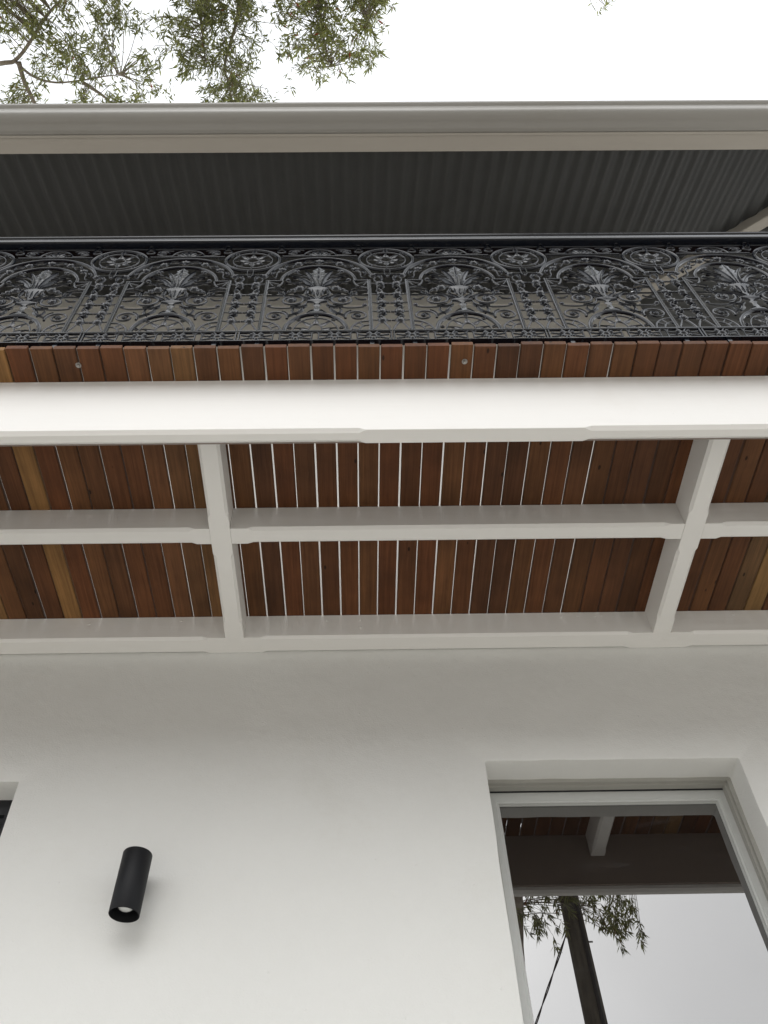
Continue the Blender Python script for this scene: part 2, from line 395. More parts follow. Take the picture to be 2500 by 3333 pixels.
M['stain'] = mat_paint('dark_backing', (.24, .20, .175), .6, .4, 50, .08, 3, .25, .002, (.06, 1, 1))
bal(chamfer_beam('X', BX0, BX1, -.9596, -.9452, 3.669, 3.9242, [], .001), 'added_backing_board', 'stain')  # added brown board, darkens the beam's rear as mirrored in the pane
# screw heads of the ledger
scr = MB(); scr.lathe((0, 0, 0), [(.0005, -.0016), (.0045, -.0012), (.0055, 0), (.0055, .001)], 12, 'y'); scr_me = None
for x, z in ((-.945, 3.893), (-.62, 3.905), (-.10, 3.898), (.02, 3.90), (.02, 3.86), (.74, 3.905), (.80, 3.907), (.86, 3.903), (.885, 3.909), (1.36, 3.904), (1.50, 3.892)):
    if scr_me is None: o = scr.build('screw_cap', 'timber', balcony, 40); scr_me = o.data
    else: o = obj('screw_cap', scr_me, None, balcony)
    o.location = (x, -.0753, z - balc_z)
# planks
PITCH, G0, GAP, BT = .0661, .0165, .0050, .019
PL = PITCH - GAP
pm = MB(); r = .0022
sec = [(-PL/2 + r, BT), (-PL/2, BT - r), (-PL/2, r), (-PL/2 + r, 0), (PL/2 - r, 0), (PL/2, r), (PL/2, BT - r), (PL/2 - r, BT)]
LEN = 1.0945
rings = [[(x * .985, 0, z * .97 + .0003) for x, z in sec], [(x, .0025, z) for x, z in sec], [(x, LEN, z) for x, z in sec]]
pm.loft(rings); plank_me = None
honey = {-20: (.17, .088, .033), -16: (.21, .108, .038), 21: (.20, .112, .042), -9: (.120, .056, .024), -8: (.140, .070, .028), -10: (.130, .056, .024), 20: (.115, .062, .028), -21: (.11, .052, .022)}
kmin = int((BX0 - G0) / PITCH) + 1; kmax = int((BX1 - G0) / PITCH) - 1
for k in range(kmin, kmax):
    rr = random.Random(k * 31 + 5)
    base = [(.096, .037, .0145), (.088, .035, .014), (.106, .038, .0145), (.084, .035, .0145), (.102, .043, .0165), (.094, .035, .013), (.080, .033, .0145)][rr.randrange(7)]
    f = rr.uniform(.88, 1.12); c = honey.get(k, tuple(q * f for q in base))
    if plank_me is None: o = fix_normals(pm.build('plank', 'wood', balcony)); plank_me = o.data
    else: o = obj('plank', plank_me, None, balcony)
    o.color = (*c, 1)
    o.location = (G0 + PITCH * (k + .5) + rr.uniform(-.0015, .0015), -1.1025 + rr.uniform(-.003, .003), 3.925 - balc_z + rr.uniform(0, .0007))
    o.rotation_euler.z = rr.uniform(-.0004, .0004)
# bolts under the overhang
bm_ = MB(); bm_.lathe((0, 0, 0), [(.0006, -.008), (.0042, -.008), (.005, -.0065), (.005, -.002), (.008, -.002), (.0085, -.001), (.0085, 0)], 14)
bo = bm_.build('bolt', 'steel', balcony, 35); bo.location = (-.778, -1.054, 3.925 - balc_z)
b2 = obj('bolt', bo.data, None, balcony); b2.location = (.323, -1.055, 3.925 - balc_z)

# ------------------------------------------------------------------ verandah roof: corrugated steel, beam, gutter, hip rafter
roof = thing('verandah_roof', 'dark corrugated verandah roof with grey-beige gutter above the balcony', 'roof', (0, 0, 6.3)); RZ = 6.3
TAN = math.tan(math.radians(27)); CORNX, EAVEY = 2.74, -1.03
def rz(y): return 6.955 + TAN * y
def rb(mb, name, mat, smooth=None, parent=None):
    o = mb.build(name, mat, parent or roof, smooth)
    if parent is None: o.location.z = -RZ
    return o
CP = .0763
def corrugated(name, x0, x1, hip=None):
    """one sheet of custom-orb style steel running down the slope"""
    m = MB(); per = 10; n = int(round((x1 - x0) / CP * per)); rows = 6
    for i in range(n + 1):
        x = x0 + (x1 - x0) * i / n; h = .0095 * math.sin(2 * PI * x / CP)
        ya, yb = -1.11, -.001
        if hip: yb = min(yb, hip(x))
        for j in range(rows):
            y = ya + (yb - ya) * j / (rows - 1)
            for t in (0, .0012): m.v.append((x, y, rz(y) + h + .012 + t))
    q = rows * 2
    for i in range(n):
        for j in range(rows - 1):
            a = i * q + j * 2
            m.f.append((a, a + 2, a + q + 2, a + q)); m.f.append((a + 1, a + q + 1, a + q + 3, a + 3))
        a = i * q; m.f.append((a, a + q, a + q + 1, a + 1))
    return rb(m, name, 'roof', 60)
x = -3.40
while x < 2.66:
    x1 = min(x + .763, 2.70)
    o = corrugated('roof_sheet', x, x1 + .03 if x1 < 2.69 else x1, lambda q: min(-.001, 1.76 - q if q > 1.76 else -.001))
    x += .763
# hip end sheet on the return
m = MB(); n = 140
for i in range(n + 1):
    y = -1.03 + 2.4 * i / n; h = .0085 * math.sin(2 * PI * y / CP)
    xa = 2.82; xb = max(1.76, 1.76 - y) if y < 0 else 1.76
    for j in range(5):
        xx = xa + (xb - xa) * j / 4; z = 6.955 - TAN * (xx - 1.76)
        m.v.append((xx, y, z + h + .012))
for i in range(n):
    for j in range(4): a = i * 5 + j; m.f.append((a, a + 1, a + 6, a + 5))
rb(m, 'roof_sheet', 'roof', 60)
# eave beam
bmx = chamfer_beam('X', -3.40, 2.74, -1.0706, -.989, 6.310, 6.44, [], .004)
o = rb(bmx, 'eave_beam', 'eave'); fix_normals(o)
o = rb(chamfer_beam('X', -3.40, 2.74, -1.0716, -1.060, 6.3055, 6.318, [], .001), 'cover_strip', 'eave', None); fix_normals(o)
o = rb(chamfer_beam('Y', -.98, 1.4, 2.66, 2.74, 6.310, 6.44, [], .004), 'eave_beam', 'eave'); fix_normals(o)
# quad gutter: front bead, rolled lip, curved belly
prof = [(-1.0725, 6.425), (-1.0725, 6.312), (-1.078, 6.3085), (-1.098, 6.3088), (-1.0995, 6.3098), (-1.125, 6.3105), (-1.146, 6.3125), (-1.158, 6.3165), (-1.1665, 6.324), (-1.1715, 6.335), (-1.174, 6.350), (-1.1752, 6.366), (-1.1765, 6.3715), (-1.1800, 6.374), (-1.1860, 6.377), (-1.1912, 6.383), (-1.1927, 6.391), (-1.1905, 6.399), (-1.184, 6.403), (-1.177, 6.401), (-1.172, 6.394)]
inn = [(y + .0012, z + .0012) for y, z in prof[::-1]]
gm = MB(); rings = []
for i in range(25):
    xx = -3.45 + (2.78 + 3.45) * i / 24
    rings.append([(xx, y, z + .0012 * nz1(xx * 2, 3, 3)) for y, z in prof + inn])
gm.loft(rings); o = rb(gm, 'gutter', 'gutter', 35); fix_normals(o)
# hip rafter
def hip_pt(s, off, drop):
    # s along the plan diagonal from the wall corner; off sideways
    d = Vector((.7071, -.7071, 0)); n_ = Vector((.7071, .7071, 0)); p = Vector((1.76, 0, 0)) + d * s + n_ * off
    return (p.x, p.y, 6.955 - TAN * s * .7071 - drop)
hm = MB(); rings = []
for s_ in (0.02, 1.43): rings.append([hip_pt(s_, -.03, -.002), hip_pt(s_, -.03, .085), hip_pt(s_, -.026, .089), hip_pt(s_, .026, .089), hip_pt(s_, .03, .085), hip_pt(s_, .03, -.002)])
hm.loft(rings); o = rb(hm, 'hip_rafter', 'eave'); fix_normals(o)
# slim iron posts at the ends of the balcony carry the roof
for px in (-3.25, 2.68):
    p_ = MB(); p_.lathe((px, -1.03, 0), [(.05, 3.945), (.05, 4.0), (.034, 4.03), (.030, 6.05), (.05, 6.09), (.05, 6.12), (.034, 6.15), (.045, 6.309)], 16); rb(p_, 'post', 'iron', 40)

# ------------------------------------------------------------------ cast iron balustrade
RY = -1.0893; VB = 4.018           # plane of the lace and the level v = 0
rail = thing('balustrade', 'black cast iron lace balustrade standing on the balcony edge', 'balustrade', (0, RY, 3.944)); 
PW = .4534; HW = PW / 2; X0 = -.1058
RID = [(-.5, .35), (-.5, -.25), (-.26, -.5), (0, -.5), (.26, -.5), (.5, -.25), (.5, .35)]
DBL = [(-.5, .4), (-.5, -.3), (-.36, -.5), (-.16, -.42), (0, -.12), (.16, -.42), (.36, -.5), (.5, -.3), (.5, .4)]
RND = [(-.5, 0), (-.35, -.4), (0, -.55), (.35, -.4), (.5, 0), (.3, .35), (-.3, .35)]
LEF = [(-.5, -.1), (-.25, -.55), (-.06, -.45), (0, -.8), (.06, -.45), (.25, -.55), (.5, -.1), (0, .35)]
def arc(cx, cv, rx, ry, a0, a1, n):
    return [(cx + rx * math.cos(a0 + (a1 - a0) * i / n), cv + ry * math.sin(a0 + (a1 - a0) * i / n)) for i in range(n + 1)]
def bez(p, n=10):
    out = []
    for i in range(n + 1):
        q = [Vector(a) for a in p]; t = i / n
        while len(q) > 1: q = [a.lerp(b, t) for a, b in zip(q, q[1:])]
        out.append((q[0].x, q[0].y))
    return out
def mir(p): return [(-u, v) for u, v in p]
def both_sides(mb, path, wid, hei, prof):
    mb.ribbon(path, wid, hei, prof); mb.ribbon(mir(path), wid, hei, prof)
def ring2(mb, cx, cv, r, wid, hei, prof, n=28, ry=None):
    mb.ribbon([(cx + r * math.cos(2 * PI * i / n), cv + (ry or r) * math.sin(2 * PI * i / n)) for i in range(n)], wid, hei, prof, True)
def ball(mb, u, v, r, d=-.002):
    mb.lathe((u, d, v), [(.0004, -r * .6), (r * .6, -r * .48), (r, 0), (r * .6, r * .4), (.0004, r * .5)], 8, 'y')
def rosette(mb, u, v, r, h=.007, petals=6, rot=0.0):
    n = petals * 2; b = []
    for rad, dep, lob in ((.18, -1.25, 0), (.34, -.95, 0), (.40, -.45, 0), (.72, -.95, .14), (1.0, -.35, .20), (.8, .4, .2)):
        b.append([(u + r * rad * (1 - (lob if k % 2 else 0)) * math.cos(rot + 2 * PI * k / n), h * .55 * (dep + (.35 if (k % 2 and lob) else 0)), v + r * rad * (1 - (lob if k % 2 else 0)) * math.sin(rot + 2 * PI * k / n)) for k in range(n)])
    mb.loft(b)
def leaf_rel(mb, path, wmax, hei=.010, lobes=3, tip=.15, base=.45):
    """acanthus leaf: lobed widths along a path"""
    n = len(path); ws = []
    for i in range(n):
        t = i / (n - 1); env = (base + (1 - base) * math.sin(PI * min(1, t * 1.25 + .1))) * (1 - t ** 4) + tip * t * (1 - t)
        ws.append(max(.0015, wmax * env * (1 - .28 * (.5 + .5 * math.cos(2 * PI * lobes * t)))))
    mb.ribbon(path, ws, [hei * (.6 + .4 * math.sin(PI * i / (n - 1))) for i in range(n)], LEF)
def spiral(cx, cv, r0, r1, a0, turns, n=26):
    return [(cx + (r0 + (r1 - r0) * (i / n) ** .8) * math.cos(a0 + 2 * PI * turns * i / n), cv + (r0 + (r1 - r0) * (i / n) ** .8) * math.sin(a0 + 2 * PI * turns * i / n)) for i in range(n + 1)]

def panel_meshes():
    P = {}; both = both_sides
    # --- frame: side bars, caps, arches and the strip at the top
    f = MB()
    both(f, [(.165, .040), (.165, .418)], .0125, .012, DBL)
    both(f, [(.1715, .416), (.118, .416)], .006, .010, RID)
    f.ribbon(arc(0, .413, .121, .126, 0, PI, 30), .0115, .012, DBL)
    f.ribbon(arc(0, .437, .174, .174, math.radians(10), PI - math.radians(10), 34), .0115, .012, DBL)
    both(f, [(.168, .4675), (HW - .0008, .4675)], .005, .009, RID)
    f.ribbon([(-.128, .632), (.128, .632)], .006, .010, RID)
    f.ribbon([(-HW + .0008, .7045), (HW - .0008, .7045)], .0055, .011, RID)
    both(f, arc(.165, .416, .050, .062, PI, PI * 1.5, 10), .007, .009, RND)
    for a in (1.17, 1.33):
        both(f, [(.160, .408), (.165 + .047 * math.cos(PI * a), .416 + .058 * math.sin(PI * a))], .0045, .007, RND)
    # pointed keepers beside the discs
    both(f, [(.134, .6175), (.118, .6175), (.108, .612), (.118, .6065), (.134, .6065)], .003, .006, RND)
    P['frame'] = f
    # --- top crest in the strip
    c = MB()
    c.ribbon(arc(0, .634, .056, .058, 0, PI, 20), .006, .008, RND)
    c.ribbon(arc(0, .634, .036, .036, 0, PI, 16), .004, .007, RND)
    for a in (30, 60, 90, 120, 150):
        q = math.radians(a); leaf_rel(c, [(math.cos(q) * .052 * t, .634 + math.sin(q) * .052 * t) for t in (.15, .3, .5, .7, .85, 1)], .013, .008, 1)
    both(c, spiral(.087, .668, .021, .004, math.radians(200), -1.5), [.006 - .003 * i / 26 for i in range(27)], .008, RND)
    both(c, bez([(.055, .645), (.072, .637), (.085, .640), (.108, .660)], 8), .005, .007, RND)
    for sg in (-1, 1): ring2(c, sg * .134, .6795, .0145, .005, .008, RND, 18); rosette(c, sg * .087, .668, .010, .006, 5)
    both(c, bez([(.108, .676), (.10, .69), (.08, .697), (.055, .688)], 8), [.004] * 9, .007, RND)
    P['crest'] = c
    # --- garland between the arches
    gl = MB()
    def on(a, r=.148): q = math.radians(a); return (r * math.cos(q) * .99, .4265 + r * math.sin(q) * 1.02)
    for a in (90, 62, 118, 33, 147): u, v = on(a); rosette(gl, u, v, .0165 if a != 90 else .018, .009, 6, math.radians(a))
    for a0, a1 in ((84, 68), (56, 39)):
        both(gl, [on(a0 + (a1 - a0) * t / 8, .148 + .011 * math.sin(PI * t / 8)) for t in range(9)], [.006 + .005 * math.sin(PI * t / 8) for t in range(9)], .012, LEF)
        both(gl, [on(a0 + (a1 - a0) * t / 8, .148 - .010 * math.sin(PI * t / 8)) for t in range(9)], [.004] * 9, .009, RND)
    # tails of the garland running down outside the spring of the arch
    both(gl, bez([on(28, .148), (.150, .480), (.128, .452), (.139, .438), (.160, .432)], 14), [.007 - .003 * i / 14 for i in range(15)], .010, RND)
    both(gl, bez([(.142, .492), (.157, .486), (.158, .470), (.149, .462)], 8), [.004, .008, .011, .012, .011, .009, .006, .004, .002], .012, LEF)
    P['garland'] = gl
    # --- urn with its bouquet
    un = MB()
    un.lathe((0, .001, 0), [(.003, .166), (.029, .167), (.031, .172), (.020, .179), (.012, .190), (.0085, .204), (.0075, .218), (.0135, .224), (.0135, .229), (.008, .233), (.010, .244), (.018, .250), (.035, .2545), (.036, .259), (.034, .263), (.014, .267), (.008, .276), (.010, .300), (.015, .318), (.022, .334), (.025, .346), (.035, .354), (.035, .361), (.030, .364), (.004, .365)], 20, 'z', .17)
    for j in (-1, 0, 1):
        leaf_rel(un, [(j * .012 * (1 + t * .5), .300 + .046 * t) for t in (0, .2, .4, .6, .8, 1)], .013, .014, 1)
    for sg in (-1, 1):
        leaf_rel(un, bez([(sg * .006, .236), (sg * .016, .246), (sg * .026, .240), (sg * .034, .250)], 6), .010, .010, 1)
        leaf_rel(un, bez([(sg * .004, .262), (sg * .014, .282), (sg * .030, .286), (sg * .040, .304)], 8), .015, .014, 2)
        leaf_rel(un, bez([(sg * .006, .174), (sg * .010, .190), (sg * .016, .182), (sg * .027, .170)], 6), .008, .010, 1)
    P['urn'] = un
    bq = MB()
    bq.ribbon([(0, .362 + .171 * t / 16) for t in range(17)], [.014, .016, .018, .021, .026, .034, .048, .062, .046, .036, .054, .046, .030, .040, .028, .015, .002], [.012, .013, .014, .015, .016, .017, .018, .019, .018, .017, .018, .017, .015, .014, .012, .008, .004], LEF)
    both(bq, bez([(.010, .364), (.012, .42), (.026, .47), (.046, .487)], 12), [.009, .012, .015, .018, .021, .018, .022, .018, .019, .014, .012, .008, .002], .017, LEF)
    both(bq, bez([(.016, .364), (.030, .40), (.050, .437), (.083, .438)], 12), [.009, .013, .017, .020, .023, .018, .022, .017, .018, .013, .012, .008, .002], .017, LEF)
    both(bq, bez([(.022, .364), (.050, .385), (.075, .385), (.097, .414)], 12), [.006, .007, .008, .009, .010, .012, .013, .012, .010, .009, .007, .005, .003], .012, LEF)
    both(bq, bez([(.030, .44), (.05, .455), (.06, .470), (.075, .485)], 8), [.004] * 9, .009, RND)
    both(bq, bez([(.045, .460), (.065, .455), (.080, .462), (.098, .452)], 8), [.004, .007, .010, .011, .010, .009, .007, .004, .002], .010, LEF)
    both(bq, bez([(.05, .41), (.075, .40), (.09, .39), (.106, .394)], 8), [.004, .007, .010, .011, .010, .009, .007, .004, .002], .010, LEF)
    for sg in (-1, 1):
        ball(bq, sg * .0765, .488, .0085); ball(bq, sg * .0985, .418, .009); ball(bq, sg * .067, .494, .006)
        rosette(bq, sg * .058, .352, .019, .011, 6); rosette(bq, sg * .079, .337, .013, .009, 5); ball(bq, sg * .092, .325, .006)
    both(bq, bez([(.036, .36), (.05, .345), (.075, .34), (.10, .318)], 8), [.005] * 9, .009, RND)
    P['bouquet'] = bq
    # --- scrollwork left and right of the urn
    sc = MB()
    n = 30
    both(sc, bez([(.022, .262), (.045, .285), (.058, .30), (.075, .302)], 8), [.008, .013, .018, .02, .019, .016, .012, .008, .003], .015, LEF)
    both(sc, bez([(.034, .300), (.040, .318), (.034, .330), (.028, .340)], 6), [.006, .012, .015, .014, .011, .007, .003], .013, LEF)
    up = spiral(.082, .262, .041, .010, math.radians(150), 1.35, n)
    both(sc, bez([(.038, .262), (.040, .286), (.055, .298), (.10, .296), (.132, .292), (.160, .296)], 14), [.006, .008, .010, .012, .013, .013, .012, .011, .010, .009, .008, .007, .006, .004, .003], .010, LEF)
    both(sc, up, [.009 - .004 * i / n for i in range(n + 1)], .012, RND)
    rosette(sc, .082, .262, .017, .010, 6); rosette(sc, -.082, .262, .017, .010, 6)
    both(sc, bez([(.098, .282), (.108, .296), (.112, .312), (.104, .330)], 8), [.006, .008, .010, .012, .014, .016, .015, .010, .003], .013, LEF)
    both(sc, bez([(.105, .300), (.118, .312), (.126, .318), (.124, .330)], 6), [.005, .008, .010, .010, .008, .005, .002], .011, LEF)
    both(sc, bez([(.118, .276), (.128, .262), (.140, .255), (.150, .262)], 8), [.003, .005, .008, .009, .009, .008, .006, .004, .003], .009, LEF)
    for sg in (-1, 1): ball(sc, sg * .150, .262, .0065); ball(sc, sg * .148, .217, .009)
    # stems that leave the urn's foot, with husks
    both(sc, bez([(.032, .250), (.034, .225), (.050, .208), (.075, .206), (.10, .198), (.135, .200), (.148, .215)], 18), [.006] * 19, .009, RND)
    both(sc, bez([(.030, .218), (.038, .206), (.052, .199), (.066, .204)], 8), [.003, .008, .012, .015, .016, .014, .012, .009, .004], .014, LEF)
    both(sc, bez([(.050, .221), (.062, .214), (.072, .208), (.082, .206)], 6), [.003, .007, .010, .012, .012, .010, .006], .013, LEF)
    both(sc, bez([(.046, .202), (.042, .186), (.052, .168), (.066, .156), (.083, .143)], 12), [.006, .010, .014, .017, .018, .016, .015, .014, .012, .010, .008, .006, .003], .013, LEF)
    lo = spiral(.125, .143, .040, .006, math.radians(205), -1.75, n)
    both(sc, lo, [.008 - .004 * i / n for i in range(n + 1)], .011, RND)
    both(sc, bez([(.085, .135), (.082, .150), (.090, .168), (.106, .176)], 8), [.003, .007, .010, .012, .012, .010, .008, .005, .003], .011, LEF)
    rosette(sc, .125, .143, .009, .008, 5); rosette(sc, -.125, .143, .009, .008, 5)
    both(sc, bez([(.106, .345), (.122, .360), (.140, .372), (.156, .366)], 8), [.003, .006, .009, .010, .010, .009, .007, .005, .002], .010, LEF)
    both(sc, bez([(.098, .318), (.118, .338), (.138, .344), (.159, .338)], 8), [.004, .005, .007, .009, .010, .009, .007, .005, .003], .010, LEF)
    both(sc, bez([(.060, .150), (.074, .168), (.080, .186), (.070, .200)], 8), [.004, .007, .010, .011, .011, .010, .008, .005, .002], .010, LEF)
    P['scrollwork'] = sc
    # --- fan and the small quarter arches at the foot
    fa = MB()
    fa.ribbon(arc(0, .040, .0925, .118, 0, PI, 30), .0125, .013, DBL)
    fa.ribbon(arc(0, .040, .066, .089, 0, PI, 24), .005, .008, RND)
    fa.ribbon(arc(0, .040, .0205, .046, 0, PI, 16), .005, .009, RND)
    for a in (12, 48, 90, 132, 168):
        q = math.radians(a); leaf_rel(fa, [(math.cos(q) * (.020 + .044 * t), .040 + math.sin(q) * (.046 + .040 * t)) for t in (0, .15, .3, .45, .6, .75, .9, 1)], .020, .010, 2)
        ring2(fa, math.cos(q) * .0785, .040 + math.sin(q) * .1035, .0058, .0035, .007, RND, 10)
    both(fa, arc(.1585, .040, .055, .066, PI, PI * .5, 12), .007, .010, RND)
    both(fa, arc(.1585, .040, .030, .038, PI, PI * .5, 10), .006, .009, RND)
    for a in (170, 145, 120):
        q = math.radians(a); both(fa, [(.1585 + .030 * math.cos(q), .040 + .038 * math.sin(q)), (.1585 + .055 * math.cos(q), .040 + .066 * math.sin(q))], .005, .007, RND)
    P['fan'] = fa
    # --- rosette chains outside the bars, half of the space to the next panel
    ch = MB(); vs = [.388, .304, .238, .1725, .110]; uc = .2003
    both = lambda mb, path, wid, hei, prof: mb.ribbon(path, wid, hei, prof)
    for i, v in enumerate(vs): rosette(ch, uc, v, .0185, .010, 6, .26 * i)
    rosette(ch, .180, .4555, .017, .010, 6)
    for v in vs:
        both(ch, [(.214, v), (HW - .0009, v)], .006, .009, RID); both(ch, [(.1885, v), (.171, v + .004)], .0045, .007, RND)
    for a, b in zip(vs, vs[1:]):
        m_ = (a + b) / 2
        both(ch, bez([(.199, a - .012), (.184, a - .022), (.184, m_), (.205, m_ - .004), (.212, b + .022), (.200, b + .012)], 12), [.006] * 13, .010, RND)
        both(ch, bez([(.206, a - .014), (.214, a - .022), (.211, m_ + .004), (.199, m_ + .002)], 8), [.003, .006, .009, .010, .010, .009, .007, .005, .002], .012, LEF)
        both(ch, bez([(.193, b + .015), (.186, b + .024), (.189, m_ + .004), (.198, m_ + .008)], 8), [.003, .006, .008, .009, .009, .008, .006, .004, .002], .011, LEF)
    both(ch, bez([(.180, .4555), (.203, .458), (.214, .440), (.207, .420), (.198, .402)], 12), [.004, .006, .009, .012, .014, .014, .013, .012, .010, .009, .007, .005, .004], .013, LEF)
    both(ch, bez([(.186, .44), (.178, .425), (.182, .408), (.193, .400)], 8), .005, .009, RND)
    both(ch, bez([(.205, .096), (.212, .080), (.221, .060), (HW - .004, .040)], 8), .007, .009, RND)
    both(ch, bez([(.193, .096), (.186, .080), (.180, .060), (.173, .046)], 8), .0055, .008, RND)
    P['rosette_chain'] = ch
    cl = MB(); cl.v = [(-x, y, z) for x, y, z in ch.v]; cl.f = [q[::-1] for q in ch.f]; P['chain_left'] = cl
    return P
PAN = panel_meshes()
# frieze strip under the lace
def frieze():
    f = MB(); a, b = -.036, .039
    f.ribbon([(-HW + .001, b - .004), (HW - .001, b - .004)], .009, .016, RID)
    f.ribbon([(-HW + .001, a + .003), (HW - .001, a + .003)], .006, .013, RID)
    for sg in (-1, 1): f.ribbon([(sg * (HW - .0045), a), (sg * (HW - .0045), b)], .006, .012, RID)
    for u in (-PW / 4, 0, PW / 4):
        p = [(u - .010, a + .012), (u - .010, b - .014)] + arc(u, b - .018, .010, .010, PI * .95, .05 * PI, 6) + [(u + .010, b - .014), (u + .010, a + .012)] + arc(u, a + .016, .010, .010, 0, -PI, 6)[1:-1]
        f.ribbon(p, .0050, .010, RND, True)
        for sg in (-1, 1):
            f.ribbon([(u + sg * .010, b - .016), (u + sg * .019, b - .008)], .004, .009, RND); f.ribbon([(u + sg * .010, a + .014), (u + sg * .019, a + .006)], .004, .009, RND)
    s = MB(); ring2(s, 0, 0, .0105, .0075, .012, RND, 16)
    for q in range(4):
        ang = math.radians(45 + 90 * q); sx, sy = (1 if math.cos(ang) > 0 else -1), (1 if math.sin(ang) > 0 else -1)
        s.ribbon(bez([(sx * .008, sy * .003), (sx * .020, sy * .005), (sx * .032, sy * .009), (sx * .0455, sy * .0135)], 6), [.004, .0045, .005, .006, .007, .0075, .008], .010, RND)
        s.ribbon(bez([(sx * .003, sy * .009), (sx * .005, sy * .018), (sx * .010, sy * .027), (sx * .016, sy * .034)], 6), [.005, .006, .007, .0065, .006, .005, .004], .011, RND)
        ball(s, sx * .0155, sy * .0115, .0065, -.003)
    return f, s
FR, ST = frieze()
# disc at each joint of the lace
def disc():
    d = MB(); ring2(d, 0, 0, .0915, .0115, .013, DBL, 36); ring2(d, 0, 0, .0665, .0055, .009, RND, 30); ring2(d, 0, 0, .0215, .0075, .011, RND, 20)
    for k in range(8):
        q = math.radians(45 * k); leaf_rel(d, [(math.cos(q) * (.022 + .042 * t), math.sin(q) * (.022 + .042 * t)) for t in (0, .12, .25, .4, .55, .7, .85, 1)], .022, .011, 2)
    for k in range(4):
        q = math.radians(45 + 90 * k); ring2(d, .0785 * math.cos(q), .0785 * math.sin(q), .0068, .004, .008, RND, 10)
    ring2(d, 0, .078, .008, .004, .008, RND, 10)
    # pendant
    d.ribbon([(-.0095, -.086), (-.0095, -.132), (-.006, -.141), (.006, -.141), (.0095, -.132), (.0095, -.086)], .005, .012, RID)
    d.ribbon([(-.008, -.100), (.008, -.100)], .004, .009, RND); d.ribbon([(-.008, -.118), (.008, -.118)], .0035, .009, RND)
    ball(d, 0, -.147, .006)
    # joint flange through the disc
    d.ribbon([(0, .100), (0, .022)], .0045, .013, RID); d.ribbon([(0, -.022), (0, -.080)], .0045, .013, RID)
    return d
DS = disc()
def shared(store, key, mb, name, parent, loc, smooth=48):
    if key not in store: o = fix_normals(mb.build(name, 'iron', parent, smooth)); store[key] = o.data
    else: o = obj(name, store[key], None, parent)
    o.location = loc; return o
store = {}
ks = range(-7, 7)
for k in ks:
    cx = X0 + k * PW
    if cx - HW < -3.3 or cx + HW > 2.72: continue
    pf = shared(store, 'frame', PAN['frame'], 'lace_panel', rail, (cx, 0, VB - 3.944))
    for nm in ('crest', 'garland', 'urn', 'bouquet', 'scrollwork', 'fan', 'rosette_chain'):
        shared(store, nm, PAN[nm], nm, pf, (0, 0, 0))
    shared(store, 'chain_left', PAN['chain_left'], 'rosette_chain', pf, (0, 0, 0))
    ff = shared(store, 'frieze', FR, 'frieze_panel', rail, (cx, 0, VB - 3.944))
    for j in range(4): shared(store, 'star', ST, 'star', ff, (-.17 + j * PW / 4, 0, .0015))
    shared(store, 'disc', DS, 'disc', rail, (cx + HW, -.001, VB + .592 - 3.944))
    for u in (-.134, .134):
        if 'tab' not in store:
            t = MB(); t.ribbon([(-.0075, 0), (-.0075, .022), (-.004, .028), (.004, .028), (.0075, .022), (.0075, 0)], .0035, .010, RND)
        shared(store, 'tab', t, 'fixing_lug', rail, (cx + u, -.0075, VB + .6815 - 3.944))
    for u in (-.165, .165):
        if 'foot' not in store: t2 = MB(); t2.box(-.006, .006, -.004, .006, 0, .0375)
        shared(store, 'foot', t2, 'foot', rail, (cx + u, 0, .0008), None)
# handrail: flat bar carrying a moulded cap
hm = MB()
hp = [(-.024, .7090), (-.0285, .7105), (-.0300, .7150), (-.0300, .7270), (-.0285, .7310), (-.0215, .7330), (-.0185, .7370), (-.0185, .7480), (-.0225, .7520), (-.0275, .7540), (-.0290, .7580), (-.0280, .7625), (-.024, .7655), (.0, .7675), (.024, .7655), (.028, .7625), (.030, .7150), (.0285, .7105), (.024, .7090)]
rings = [[(x, a, VB - 3.944 + b) for a, b in hp] for x in (-3.25, -1.2, .8, 2.68)]
hm.loft(rings); fix_normals(hm.build('handrail', 'iron', rail, 30))
mb = MB(); mb.box(-3.25, 2.68, -.009, .009, VB - 3.944 - .0385, VB - 3.944 - .0345); mb.build('bottom_rail', 'iron', rail)

# ------------------------------------------------------------------ wall light
lamp = thing('wall_light', 'black cylindrical wall spotlight mounted on the white rendered wall', 'wall light', (-.606, 0, 2.8635))
lm = MB(); R_ = .0402
lm.lathe((0, 0, 0), [(.001, .0905), (R_ - .003, .0905), (R_ - .0008, .0897), (R_, .088), (R_, -.0895), (R_ - .0006, -.0905), (R_ - .0018, -.0905), (R_ - .0022, -.0895), (R_ - .0024, -.035), (.001, -.033)], 64)
lb = fix_normals(lm.build('body', 'black', lamp, 35)); lb.location = (0, -.085, 0); lb.rotation_euler = (math.radians(-1.0), math.radians(1.2), 0)
l2 = MB(); l2.lathe((0, 0, 0), [(.001, -.0765), (.010, -.076), (.0165, -.0735), (.019, -.070), (.0195, -.036)], 32); l2.build('lens', 'lens', lb, 40)
l3 = MB(); l3.lathe((0, 0, 0), [(.0195, -.0362), (.0195, -.0715), (.0215, -.0715), (.0215, -.0362)], 32); fix_normals(l3.build('bezel', 'black', lb, 40))
mt = MB(); mt.box(-.010, .010, -.050, 0, .010, .044); mt.build('bracket', 'black', lamp)
bp = MB(); bp.box(-.013, .013, -.006, .0005, .000, .054); bp.build('back_plate', 'black', lamp)

